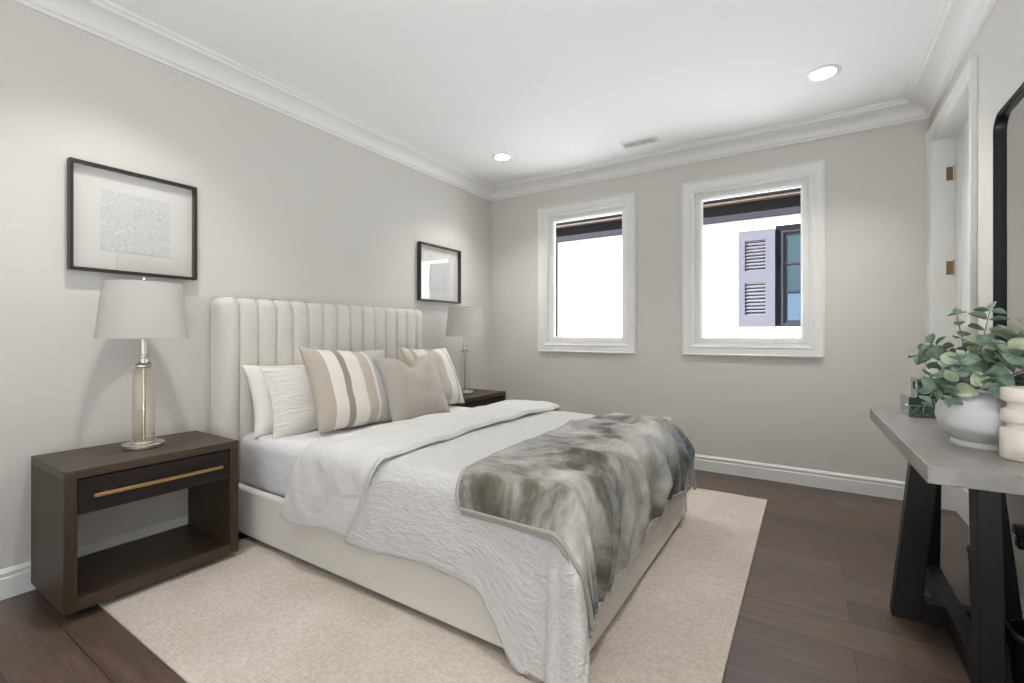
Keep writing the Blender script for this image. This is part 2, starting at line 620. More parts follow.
# the ceiling is cut where the lamps are sunk into it
mb = wall_cells('y', 0, 0.12, (-0.15, RX + 0.15), (RY - 0.12, 0.15), holes)
for v in mb.bm.verts:
    v.co = Vector((v.co.x, v.co.z, H + v.co.y))
struct('ceiling', mb, M['ceiling'], smooth=False)
mb = MB(); mb.box(-0.15, RX + 0.15, RY - 0.12, 0.15, H + 0.2, H + 0.3)
struct('roof_slab', mb, M['ceiling'])

mb = MB(); mb.box(-0.15, 0, RY, 0.15, 0, H)
struct('wall_left', mb, M['wall'])
hz = [(w[0] + CW - 0.012, w[1] - CW + 0.012, WZ[0] + CW - 0.012, WZ[1] - CW + 0.012) for w in (W1, W2)]
struct('wall_back', wall_cells('y', 0, 0.15, (0, RX + 0.15), (0, H), hz), M['wall'], smooth=False)
DY0, DY1, DZ = -0.945, -0.085, 2.437          # door opening in the right wall
struct('wall_right', wall_cells('x', RX, RX + WT, (RY, 0), (0, H), [(DY0 - 0.012, DY1 + 0.012, 0, DZ + 0.012), (-7.7, -4.9, 0, 2.5)]), M['wall'], smooth=False)
# the right wall's unseen opening behind the camera is added for side light
# rear wall, unseen and set far back; wide opening added to let daylight in
struct('wall_rear_unseen', wall_cells('y', RY - 0.12, RY, (-0.15, RX + 0.15), (0, H), [(0.06, 3.6, 0, 2.66)]), M['wall'], smooth=False)

def inset_sweep(profile, A, B, inA, inB, name, m):
    """profile [(d, z)] along the wall from A to B (plan points); inA/inB: plan direction of the mitre per unit d"""
    mb = MB()
    ra = [mb.bm.verts.new((A[0] + inA[0] * d, A[1] + inA[1] * d, z)) for d, z in profile]
    rb = [mb.bm.verts.new((B[0] + inB[0] * d, B[1] + inB[1] * d, z)) for d, z in profile]
    n = len(profile)
    for k in range(n):
        j = (k + 1) % n
        mb.bm.faces.new((ra[k], ra[j], rb[j], rb[k]))
    mb.bm.faces.new(ra); mb.bm.faces.new(rb[::-1])
    return struct(name, mb, m, ang=25)

def crown_profile():
    p = [(0, H), (0, H - 0.118), (0.012, H - 0.118), (0.014, H - 0.104), (0.022, H - 0.098)]
    for k in range(9):
        t = k / 8
        a = t * PI / 2
        # a cove that swings out into an ogee
        p.append((0.024 + 0.070 * (1 - math.cos(a)), H - 0.094 + 0.062 * math.sin(a)))
    p += [(0.100, H - 0.030), (0.104, H - 0.018), (0.116, H - 0.012), (0.118, H)]
    return p
cp = [(d * 1.3, z) for d, z in crown_profile()]
inset_sweep(cp, (0, RY), (0, 0), (1, 1), (1, -1), 'trim_1', M['trim'])
inset_sweep(cp, (0, 0), (RX, 0), (1, -1), (-1, -1), 'trim_2', M['trim'])
inset_sweep(cp, (RX, 0), (RX, RY), (-1, -1), (-1, 1), 'trim_3', M['trim'])
inset_sweep(cp, (RX, RY), (0, RY), (-1, 1), (1, 1), 'trim_4', M['trim'])
bp = [(0, 0), (0.018, 0), (0.018, 0.088), (0.013, 0.092), (0.013, 0.104), (0.016, 0.107), (0.016, 0.112), (0.006, 0.126), (0, 0.128)]
inset_sweep(bp, (0, RY), (0, 0), (1, 1), (1, -1), 'baseboard_left', M['trim'])
inset_sweep(bp, (0, 0), (RX, 0), (1, -1), (-1, -1), 'baseboard_back', M['trim'])
inset_sweep(bp, (RX, DY0 - 0.1), (RX, -4.9), (-1, 0), (-1, 0), 'baseboard_right', M['trim'])

# ------------------------------------------------------------------ windows
def frame_xz(mb, x0, x1, z0, z1, prof):
    """picture frame in the XZ plane; prof = closed [(inset, y)]"""
    outs = []
    for d, y in prof:
        outs.append([(x0 + d, y, z0 + d), (x1 - d, y, z0 + d), (x1 - d, y, z1 - d), (x0 + d, y, z1 - d)])
    mb.ring(outs)
    return mb

def make_window(k, w):
    root = struct_root('window_%d' % k, ((w[0] + w[1]) / 2, 0, WZ[0]))
    o = tuple(root.location)
    x0, x1, z0, z1 = w[0], w[1], WZ[0], WZ[1]
    cas = [(0, 0.0), (0, -0.026), (0.010, -0.030), (0.018, -0.022), (0.062, -0.017), (0.070, -0.022), (0.080, -0.018), (0.084, -0.012), (CW, -0.010), (CW, 0.0)]
    frame_xz(MB(), x0, x1, z0, z1, cas).build('casing', M['trim'], root, origin=o, ang=20)
    jam = [(CW - 0.012, -0.004), (CW, -0.004), (CW, 0.040), (CW + 0.012, 0.040), (CW + 0.012, 0.14), (CW - 0.012, 0.14)]
    frame_xz(MB(), x0, x1, z0, z1, jam).build('jamb', M['trim'], root, origin=o, ang=20)
    d = CW + 0.012
    sash = [(d, 0.046), (d + 0.006, 0.040), (d + 0.034, 0.040), (d + 0.040, 0.052), (d + 0.046, 0.056), (d + 0.046, 0.085), (d, 0.085)]
    frame_xz(MB(), x0, x1, z0, z1, sash).build('sash', M['trim'], root, origin=o, ang=20)
    e = d + 0.042
    mb = MB(); mb.box(x0 + e, x1 - e, 0.068, 0.071, z0 + e, z1 - e)
    mb.build('pane', M['pane'], root, origin=o, smooth=False)
    # crank operator on the bottom rail and a small vent latch on the head
    cx = x0 + 0.62 * (x1 - x0) if k == 2 else x0 + 0.36 * (x1 - x0)
    mb = MB()
    mb.box(cx - 0.05, cx + 0.05, 0.014, 0.040, z0 + CW, z0 + CW + 0.014)
    mb.box(cx - 0.036, cx + 0.05, 0.006, 0.018, z0 + CW + 0.012, z0 + CW + 0.020)
    mb.build('crank_handle', M['outlet'], root, bevel=0.003, origin=o)
    if k == 2:
        mb = MB(); mb.box(x0 + 0.42, x0 + 0.52, 0.020, 0.040, z1 - CW - 0.010, z1 - CW)
        mb.build('head_latch', M['outlet'], root, bevel=0.002, origin=o)
    return root
make_window(1, W1)
make_window(2, W2)

# ------------------------------------------------------------------ door in the right wall
droot = struct_root('door_1', (RX, (DY0 + DY1) / 2, 0))
do = tuple(droot.location)
def u_frame(mb, y0, y1, z1, prof):
    """three-sided casing in the YZ plane, feet on the floor; prof = closed [(outset, x)]"""
    outs = [[(x, y0 - d, 0.0), (x, y0 - d, z1 + d), (x, y1 + d, z1 + d), (x, y1 + d, 0.0)] for d, x in prof]
    L = [[mb.bm.verts.new(p) for p in o] for o in outs]
    n = len(L)
    for i in range(n):
        A, B = L[i], L[(i + 1) % n]
        for k in range(3):
            mb.bm.faces.new((A[k], A[k + 1], B[k + 1], B[k]))
    mb.bm.faces.new([l[0] for l in L]); mb.bm.faces.new([l[3] for l in L][::-1])
    return mb
cw = 0.083
u_frame(MB(), DY0, DY1, DZ, [(0.004, RX), (0.004, RX - 0.011), (0.010, RX - 0.014), (0.020, RX - 0.012), (0.028, RX - 0.018), (cw - 0.012, RX - 0.022), (cw - 0.004, RX - 0.026), (cw, RX - 0.022), (cw, RX)]).build('casing', M['trim'], droot, origin=do, ang=20)
u_frame(MB(), DY0, DY1, DZ, [(0, RX - 0.005), (0.012, RX - 0.005), (0.012, RX + WT), (0, RX + WT)]).build('jamb', M['trim'], droot, origin=do, ang=20)
# slab with two raised panels, closed at the far side of the wall
xs0 = RX + WT - 0.012
mb = MB(); mb.box(xs0, xs0 + 0.035, DY0 + 0.003, DY1 - 0.003, 0.008, DZ - 0.004)
slab = mb.build('door_slab', M['door'], droot, bevel=0.002, origin=do)
for z0, z1 in ((0.20, 0.98), (1.12, DZ - 0.15)):
    mb = MB()
    y0, y1 = DY0 + 0.13, DY1 - 0.13
    outs = []
    for d, x in [(0, xs0 + 0.002), (0, xs0 - 0.008), (0.012, xs0 - 0.011), (0.026, xs0 - 0.004), (0.030, xs0 + 0.002)]:
        outs.append([(x, y0 + d, z0 + d), (x, y1 - d, z0 + d), (x, y1 - d, z1 - d), (x, y0 + d, z1 - d)])
    mb.ring(outs)
    mb.box(xs0 - 0.006, xs0 + 0.004, y0 + 0.07, y1 - 0.07, z0 + 0.07, z1 - 0.07)
    mb.build('panel_moulding', M['door'], slab, origin=do, ang=20)
for hz_ in (2.205, 1.588, 0.24):
    mb = MB()
    mb.box(RX + 0.062, RX + 0.098, DY1 - 0.0035, DY1 + 0.001, hz_ - 0.044, hz_ + 0.044)
    h = mb.build('hinge', M['hinge'], droot, bevel=0.002, origin=do)
    mb = MB()
    mb.tube([(RX + 0.099, DY1 - 0.008, hz_ - 0.05), (RX + 0.099, DY1 - 0.008, hz_ + 0.05)], 0.0065, 12)
    mb.build('hinge_knuckle', M['nickel'], h, origin=do)

# ------------------------------------------------------------------ recessed ceiling lamps and the air vent
def downlight(x, y, label, grp='recessed ceiling lights'):
    r = thing('recessed_light', label, 'ceiling light', (x, y, H), 0, grp)
    mb = MB()
    mb.lathe([(0.064, -0.001), (0.066, -0.006), (0.084, -0.007), (0.094, -0.003), (0.095, 0.0), (0.064, 0.0)], closed=True)
    mb.build('trim_ring', M['trim'], r)
    mb = MB()
    mb.lathe([(0.0635, -0.003), (0.060, 0.015), (0.038, 0.072), (0.038, 0.085), (0, 0.085), (0, 0.088), (0.042, 0.088), (0.042, 0.074), (0.0625, 0.018), (0.0645, -0.002)])
    mb.build('reflector', M['trim'], r)
    mb = MB(); mb.lathe([(0, 0.070), (0.036, 0.070), (0.036, 0.078), (0, 0.078)])
    mb.build('lamp_disc', M['emit'], r)
    return r
downlight(*LIGHTS[0], 'small round recessed ceiling light in the corner above the far bedside lamp')
downlight(*LIGHTS[1], 'round recessed ceiling light above the window with the shutter outside')
downlight(*LIGHTS[2], 'round recessed ceiling light over the near nightstand, above the picture frame')
downlight(*LIGHTS[3], 'round recessed ceiling light over the side of the room with the mirror')

v = thing('air_vent', 'white slatted rectangular air vent in the ceiling between the two windows', 'vent', ((VENT[0] + VENT[1]) / 2, (VENT[2] + VENT[3]) / 2, H))
vo = tuple(v.location)
x0, x1, y0, y1 = VENT
mb = MB()
mb.ring([[(x0 + d, y0 + d, z), (x1 - d, y0 + d, z), (x1 - d, y1 - d, z), (x0 + d, y1 - d, z)] for d, z in ((0, H), (0, H - 0.004), (0.004, H - 0.007), (0.014, H - 0.007), (0.016, H - 0.001), (0.016, H))])
mb.build('frame', M['trim'], v, origin=vo, ang=20)
mb = MB(); mb.box(x0 + 0.0125, x1 - 0.0125, y0 + 0.0125, y1 - 0.0125, H + 0.05, H + 0.055)
mb.build('duct_opening', mat('vent_grey', '#4A4948', 0.8), v, origin=vo)
mb = MB()
n = 13
for k in range(n):
    xx = x0 + 0.024 + (x1 - x0 - 0.048) * k / (n - 1)
    mb.box(xx - 0.0035, xx + 0.0035, y0 + 0.013, y1 - 0.013, H - 0.005, H + 0.012)
mb.build('slats', M['trim'], v, origin=vo, smooth=False)

# ------------------------------------------------------------------ neighbouring house beyond the windows
hs = thing('house', 'white stucco house next door with a dark eave, seen through the windows', 'house', (1.5, 3.0, 0))
ho = tuple(hs.location)
mb = MB(); mb.box(-6, 8, 3.0, 3.2, -1.0, 3.4)
mb.build('stucco_wall', M['stucco'], hs, origin=ho, smooth=False)
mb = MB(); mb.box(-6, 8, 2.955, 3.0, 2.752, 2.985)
mb.build('eave_shadow_band', M['eave_shade_gutter'], hs, origin=ho, bevel=0.004)  # dark strip painted in as the eave's shadow on the wall
mb = MB(); mb.box(-6, 8, 2.86, 3.0, 2.985, 3.024)
mb.build('soffit', M['soffit'], hs, origin=ho, bevel=0.004)
mb = MB(); mb.box(-6, 8, 2.84, 2.90, 3.025, 3.60)
mb.build('gutter', M['eave_shade_gutter'], hs, origin=ho, bevel=0.01)
mb = MB(); mb.box(-0.755, -0.715, 2.95, 3.0, 0, 2.752)
mb.build('downspout', M['eave_shade_gutter'], hs, origin=ho, bevel=0.004)
# louvred shutter
sx0, sx1, sz0, sz1 = 2.127, 2.576, 1.262, 2.585
mb = MB()
gx0, gx1 = sx0 + 0.085, sx1 - 0.115
zz = [(1.424, 1.862), (2.031, 2.443)]
ys0, ys1 = 2.945, 2.995
mb.box(sx0, gx0, ys0, ys1, sz0, sz1); mb.box(gx1, sx1, ys0, ys1, sz0, sz1)
for a, b in ((sz0, zz[0][0]), (zz[0][1], zz[1][0]), (zz[1][1], sz1)):
    mb.box(gx0, gx1, ys0, ys1, a, b)
sh = mb.build('shutter', M['shutter'], hs, origin=ho, smooth=False)
for a, b in zz:
    mb = MB()
    nl = 9
    for k in range(nl):
        z = a + (b - a) * (k + 0.5) / nl
        t = (b - a) / nl * 0.62
        mb.hexa([(gx0, ys0 + 0.002, z - t), (gx1, ys0 + 0.002, z - t), (gx1, ys0 + 0.010, z - t), (gx0, ys0 + 0.010, z - t)],
                [(gx0, ys1 - 0.012, z + t * .3), (gx1, ys1 - 0.012, z + t * .3), (gx1, ys1 - 0.004, z + t * .3), (gx0, ys1 - 0.004, z + t * .3)])
    mb.build('louvers', M['shutter'], sh, origin=ho, smooth=False)
wx0, wx1, wz0, wz1 = 2.60, 3.75, 1.275, 2.60
mb = MB()
frame_xz(mb, wx0 - 0.022, wx1, wz0 - 0.01, wz1 + 0.02, [(0, 2.999), (0, 2.990), (0.075, 2.990), (0.075, 2.999)])
fr = mb.build('window_frame', M['black_frame'], hs, origin=ho, ang=20)
mb = MB()
frame_xz(mb, wx0 + 0.045, wx1 - 0.03, wz0 + 0.002, wz1 - 0.06, [(0, 2.998), (0, 2.966), (0.025, 2.966), (0.03, 2.98), (0.055, 2.98), (0.06, 2.998)])
for z in (1.725, 2.10):
    mb.box(wx0 + 0.06, wx1 - 0.06, 2.978, 2.997, z - 0.011, z + 0.011)
mb.build('sash', mat('dark_navy_sash', '#15161C', 0.6, spec=0.2), fr, origin=ho, smooth=False)
mb = MB(); mb.box(wx0 + 0.06, wx1 - 0.06, 2.990, 2.996, wz0 + 0.05, 1.725)
mb.build('lower_pane', M['blue_curtain'], fr, origin=ho)
mb = MB(); mb.box(wx0 + 0.06, wx1 - 0.06, 2.990, 2.996, 1.725, wz1 - 0.07)
mb.build('pane', M['far_glass'], fr, origin=ho)

# the paved side yard between the two houses
mb = MB(); mb.box(-6, 8, 0.15, 3.0, -0.5, -0.4)
struct('side_yard_ground', mb, mat('side_yard_concrete', '#B4B1AC', 0.9))

# ------------------------------------------------------------------ wall outlet under the windows
def outlet(loc, facing, label):
    r = thing('wall_outlet', label, 'outlet', loc, facing)
    mb = MB(); mb.box(-0.035, 0.035, -0.006, 0.0, -0.057, 0.057)
    mb.build('cover_plate', M['outlet'], r, bevel=0.003)
    for s in (-1, 1):
        mb = MB(); mb.box(-0.017, 0.017, -0.0085, -0.005, s * 0.022 - 0.015, s * 0.022 + 0.015)
        q = mb.build('socket', M['outlet'], r, bevel=0.002)
        mb = MB()
        for xx in (-0.007, 0.007):
            mb.box(xx - 0.0013, xx + 0.0013, -0.0092, -0.008, s * 0.022 - 0.004, s * 0.022 + 0.006)
        mb.build('slots', M['slot'], q)
    return r
outlet((1.903, 0, 0.369), 0, 'white outlet plate on the wall under the windows, beside the bed foot')

# ------------------------------------------------------------------ rug
mb = MB(); mb.box(0.30, 2.718, -3.48, -0.545, 0.0005, 0.012)
tag(mb.build('area_rug', M['rug'], bevel=0.004), 'large beige woven area rug under the bed on the dark wood floor', 'rug')

# ------------------------------------------------------------------ bed
BX, BY0, BY1 = 2.32, -2.832, -1.160
bed = thing('bed', 'cream boucle upholstered bed with a tall channel-tufted headboard', 'bed', (1.2, (BY0 + BY1) / 2, 0.012))
bo = (1.2, (BY0 + BY1) / 2, 0.012)
HY0, HY1, HZ = -2.866, -1.196, 1.372
NCH = 15
def headboard():
    mb = MB()
    per = 12
    N = NCH * per
    wch = (HY1 - HY0) / NCH
    rings = []
    R = 0.055
    for i in range(N + 1):
        y = HY0 + (HY1 - HY0) * i / N
        ph = (i % per) / per
        b = math.sqrt(max(0.0, 1 - (2 * ph - 1) ** 2)) if 0 < i < N else 0.0
        e = min(y - HY0, HY1 - y)
        er = 0.075
        side = 1.0 if e >= er else math.sqrt(max(0.0, 1 - (1 - e / er) ** 2))
        xb = 0.03
        xf = 0.128 + 0.022 * b
        xf = 0.065 + (xf - 0.065) * side
        zt = HZ - 0.016 + 0.016 * b
        if e < er:
            zt = HZ - 0.035 + 0.035 * side
        prof = [(xb, 0.012), (xf, 0.012), (xf, 0.3), (xf, 0.6), (xf, 0.9), (xf, 1.15), (xf, zt - R)]
        rx = min(R, (xf - xb) * 0.8)
        for k in range(1, 7):
            a = k / 6 * PI / 2
            prof.append((xf - rx + rx * math.cos(a), zt - R + R * math.sin(a)))
        prof.append((xb, zt))
        rings.append([mb.bm.verts.new((x, y, z)) for x, z in prof])
    n = len(rings[0])
    for A, B in zip(rings, rings[1:]):
        for k in range(n):
            j = (k + 1) % n
            mb.bm.faces.new((A[k], A[j], B[j], B[k]))
    mb.bm.faces.new(rings[0]); mb.bm.faces.new(rings[-1][::-1])
    return mb
headboard().build('headboard', M['boucle'], bed, origin=bo, ang=60)
mb = MB(); mb.box(0.13, BX, BY0, BY0 + 0.045, 0.040, 0.300)
mb.build('side_rail', M['boucle'], bed, bevel=0.015, seg=3, origin=bo)
mb = MB(); mb.box(0.13, BX, BY1 - 0.045, BY1, 0.040, 0.300)
mb.build('side_rail', M['boucle'], bed, bevel=0.015, seg=3, origin=bo)
mb = MB(); mb.box(BX - 0.05, BX, BY0 + 0.046, BY1 - 0.046, 0.040, 0.300)
mb.build('foot_rail', M['boucle'], bed, bevel=0.015, seg=3, origin=bo)
mb = MB(); mb.box(0.14, BX - 0.051, BY0 + 0.046, BY1 - 0.046, 0.20, 0.262)
mb.build('platform', M['ns_dark'], bed, origin=bo)
for x in (0.25, BX - 0.10):
    for y in (BY0 + 0.08, BY1 - 0.08):
        mb = MB(); mb.box(x - 0.03, x + 0.03, y - 0.03, y + 0.03, 0.0125, 0.20 if False else 0.0405)
        mb.build('leg', M['ns_dark'], bed, origin=bo)

# mattress in a fitted sheet: rounded box with slight sag and tucked creases
MX0, MX1, MY0, MY1, MZ0, MZ1 = 0.155, 2.235, -2.785, -1.235, 0.264, 0.575
def rounded_block(x0, x1, y0, y1, z0, z1, r, name, m, label, cat):
    mb = MB(); mb.box(x0, x1, y0, y1, z0, z1)
    bmesh.ops.bevel(mb.bm, geom=mb.bm.edges[:] , offset=r, segments=5, affect='EDGES', profile=0.5)
    o = mb.build(name, m, ang=80)
    return tag(o, label, cat)
rounded_block(MX0, MX1, MY0, MY1, MZ0, MZ1, 0.06, 'mattress', M['sheet'], 'mattress in a pale grey-white fitted sheet between bed frame and quilt', 'mattress')

# ------------------------------------------------------------------ draped bedding
CX1, CY0, CY1 = 2.325, -2.838, -1.158          # box the bedding falls over
def drape(s, t, top, R, flare=0.05, g=None, fold=0.0, seed=0.0, grow=0.0):
    """s along the bed (x), t across it (y): flat inside the box, then rolled over its edge"""
    xm, ym, yM = CX1 + grow - R, CY0 - grow + R, CY1 + grow - R
    ex = max(0.0, s - xm)
    eyl = max(0.0, ym - t)
    eyr = max(0.0, t - yM)
    ey = eyl if eyl > 0 else eyr
    sg = -1 if eyl > 0 else 1
    bx, by = min(s, xm), min(max(t, ym), yM)
    r = math.hypot(ex, ey)
    if r < 1e-9:
        return Vector((s, t, top))
    phi = math.atan2(ex, ey)                   # 0 = over the side, 90 deg = over the foot
    if g:
        r *= g(phi)
    dx, dy = math.sin(phi), math.cos(phi) * sg
    q = R * PI / 2
    cor = math.sin(2 * phi)
    if r < q:
        out, down = R * math.sin(r / R), R * (1 - math.cos(r / R))
    else:
        k = flare + 0.16 * cor
        out = R + k * (r - q)
        down = R + math.sqrt(1 - k * k) * (r - q)
        u = (r - q)
        out += fold * min(1.0, u / 0.12) * (0.5 + 0.5 * math.sin(phi * 9 + seed)) * cor
    return Vector((bx + dx * out, by + dy * out, top - down))

def ripple(p, f, amp, seed):
    return amp * noise.noise(Vector((p.x * f[0] + seed, p.y * f[1] - seed, p.z * f[2])))

def soft_right(t):
    # the bedding slumps more loosely over the far side of the bed
    q = min(1.0, max(0.0, (t + 1.95) / 0.6))
    return 0.085 * q * q * (3 - 2 * q)

# quilt (crinkled coverlet)
def quilt_fn(a, b):
    s0, s1 = 1.24, CX1 - 0.07 + 0.40
    t0, t1 = CY0 + 0.07 - 0.40, CY1 - 0.07 + 0.40
    s = s0 + (s1 - s0) * a
    t = t0 + (t1 - t0) * b
    p0 = Vector((s, t, 0))
    hem = 1 + 0.05 * noise.noise(Vector((s * 2.3, t * 2.1, 3.3)))
    near = t < -2.0
    q = min(1.0, max(0.0, (s - 1.92) / 0.28))
    q = q * q * (3 - 2 * q)
    def g(phi):
        # the near foot corner hangs in a long point that reaches the rug
        if near:
            w = 1.0 if phi < 0.55 else max(0.0, 1 - (phi - 0.55) / 0.55)
            return hem * (1 + 0.62 * q * w) / (1 + 0.30 * math.sin(min(phi, 1.2) * 2) ** 2 * q)
        return hem * (1 - 0.22 * math.sin(2 * phi))
    p = drape(s, t, 0.606, 0.075 + soft_right(t), 0.05, g, 0.05, 1.0)
    mid = max(0, 1 - ((t - (CY0 + CY1) / 2) / 0.85) ** 2)
    p.z += 0.012 * mid if p.z > 0.585 else 0.0
    n = noise.noise(Vector((s * 26, t * 9, 1.7))) * 0.004 + noise.noise(Vector((s * 6, t * 5, 4.7))) * 0.008
    below = p.z < 0.55
    if below:
        d = Vector((p.x - min(p.x, CX1 - 0.1), p.y - min(max(p.y, CY0 + 0.1), CY1 - 0.1), 0))
        if d.length > 1e-6:
            d.normalize()
            p += d * (n * 1.4 + 0.006)
    else:
        p.z += n
    p.z = max(p.z, 0.022)
    return p
qroot = thing('quilt', 'white crinkled quilt over the bed with a smooth top edge folded back', 'quilt', (1.6, -2.0, 0.62))
qo = tuple(qroot.location)
def cloth_obj(fn, nu, nv, name, m, parent, origin, thick, uv=None, off=-1, sub=0):
    mb = MB()
    mb.grid(fn, nu, nv, uv)
    o = mb.build(name, m, parent, origin=origin, ang=180)
    so = o.modifiers.new('thickness', 'SOLIDIFY')
    so.thickness = thick
    so.offset = 0
    so.use_rim = True
    if sub:
        sb = o.modifiers.new('soft', 'SUBSURF')
        sb.levels = sub
        sb.render_levels = sub
    return o
cloth_obj(quilt_fn, 120, 150, 'coverlet', M['quilt'], qroot, qo, 0.014, lambda a, b: (a * 1.7, b * 2.4))

# the band folded back at the head, hanging down over the near side
def band_fn(a, b):
    t0, t1 = CY0 + 0.075 - 0.435, CY1 - 0.075 + 0.40
    t = t0 + (t1 - t0) * b
    over = max(0.0, (CY0 + 0.075) - t) / 0.415
    sL = 0.995 - 0.245 * over ** 1.1 - 0.03 * math.sin(b * 7)
    sR = 1.43 - 0.17 * over ** 1.2 + 0.012 * math.sin(b * 9)
    s = sL + (sR - sL) * a
    hem = 1 + 0.03 * math.sin(s * 9)
    p = drape(s, t, 0.638, 0.085, 0.05, lambda ph: hem, 0, 0, 0.012)
    mid = max(0, 1 - ((t - (CY0 + CY1) / 2) / 0.85) ** 2)
    edge = min(a, 1 - a, b * 2.2, (1 - b) * 2.2)
    puff = min(1.0, edge / 0.16) ** 0.5
    n = noise.noise(Vector((s * 5, t * 4, 9.1))) * 0.014 + noise.noise(Vector((s * 15, t * 7, 2.1))) * 0.006
    if over > 0.12:
        p.y -= n * 1.2 + 0.018 * puff
    else:
        p.z += 0.010 * mid + n + 0.016 * puff - 0.012
    return p
band = cloth_obj(band_fn, 44, 130, 'turned_back_edge', M['duvet'], qroot, qo, 0.032, lambda a, b: (a * .45, b * 2.4), 0, 1)
band['label'] = 'smooth white folded-back edge'
# piping along the seam of the folded edge
mb = MB()
pts = [band_fn(1.0, k / 160) + Vector((0.004, 0, 0.004)) for k in range(161)]
mb.tube(pts, 0.008, 8)
mb.build('seam_piping', M['duvet'], qroot, origin=qo)

# throw blanket over the foot
def throw_fn(a, b, d=0.0):
    L, F = 0.175, 0.40
    t0, t1 = CY0 + 0.075 - L - d * 1.3, CY1 - 0.075 + 0.05
    t = t0 + (t1 - t0) * b
    sT = 1.885 - 0.075 * math.sin(min(1, b * 1.15) * PI) - 0.012 * math.sin(b * 11)
    sF = CX1 - 0.075 + F + d + 0.025 * math.sin(b * 6 + 0.6) - 0.05 * max(0, (b - 0.18)) * (1 - b)
    s = sT + (sF - sT) * a
    p = drape(s, t, 0.626, 0.085 + soft_right(t), 0.05, lambda ph: 1 + 0.10 * math.sin(2 * ph) ** 2, 0.02, 0.3, 0.027)
    mid = max(0, 1 - ((t - (CY0 + CY1) / 2) / 0.85) ** 2)
    # folds that fan from the near corner and bunch towards the far side
    fx = (s - 1.9) / 0.8
    ang = t * 24 + (s - 1.9) * (9 - 18 * b)
    f = math.sin(ang + 1.5 * noise.noise(Vector((s * 2, t * 2.5, 0.7)))) 
    f = (0.5 + 0.5 * f) ** 4
    calm = 1 - 0.65 * max(0.0, (a - 0.72) / 0.28)
    amp = (0.020 + 0.014 * b ** 1.5 + 0.014 * max(0, fx)) * min(1, 0.25 + max(0, fx) * 1.8)
    cr = 0.0
    for b0, sl, w_, h_ in ((0.055, 0.05, 0.010, 0.012), (0.105, 0.09, 0.010, 0.016), (0.16, 0.12, 0.012, 0.017), (0.25, 0.13, 0.016, 0.020), (0.37, 0.16, 0.018, 0.022), (0.52, 0.12, 0.018, 0.024), (0.66, 0.08, 0.016, 0.024), (0.80, 0.05, 0.016, 0.022)):
        q = (b - b0 - sl * (1 - a) + 0.01 * math.sin(a * 7 + b0 * 40)) / w_
        cr += 1.3 * h_ * math.exp(-q * q) * min(1.0, max(0.0, (a - 0.18) / 0.3)) * (1 - 0.6 * max(0.0, (a - 0.8) / 0.2))
    n = f * amp * 0.6 * calm + cr + 0.006 * noise.noise(Vector((s * 9, t * 9, 5.5)))
    bun = 0.016 * math.exp(-((b - 0.86) / 0.09) ** 2) * math.exp(-((a - 0.12) / 0.3) ** 2)
    bun += 0.022 * math.exp(-((b - 0.66) / 0.05) ** 2) * math.exp(-((a - 0.25) / 0.35) ** 2)
    if p.z > 0.56:
        p.z += 0.010 * mid + n + bun - (0.013 if d else 0)
    else:
        w = min(1.0, (0.56 - p.z) / 0.1)
        dv = Vector((p.x - min(p.x, CX1 - 0.10), p.y - min(max(p.y, CY0 + 0.10), CY1 - 0.10), 0))
        if dv.length > 1e-6:
            dv.normalize()
            p += dv * (n * (0.6 + w) - (0.012 if d else 0))
        p.z += n * (1 - w) * 0.6
    return p
troot = thing('throw_blanket', 'grey-green mottled velvet throw draped over the foot of the bed', 'throw blanket', (2.1, -2.0, 0.66))
to = tuple(troot.location)
cloth_obj(throw_fn, 90, 260, 'blanket', M['throw'], troot, to, 0.010, lambda a, b: (a * 0.8, b * 1.7))
cloth_obj(lambda a, b: throw_fn(a, b * 0.09, 0.020), 90, 26, 'lower_layer', M['throw_hem'], troot, to, 0.008, lambda a, b: (a * 0.8, b * 1.7))
mb = MB()
loop = [throw_fn(0.0, k / 120) for k in range(120, -1, -1)] + [throw_fn(k / 60, 0.0) for k in range(1, 61)] + [throw_fn(1.0, k / 120) for k in range(1, 121)]
mb.tube(loop, 0.009, 8)
mb.build('hem', M['throw_hem'], troot, origin=to, ang=180)

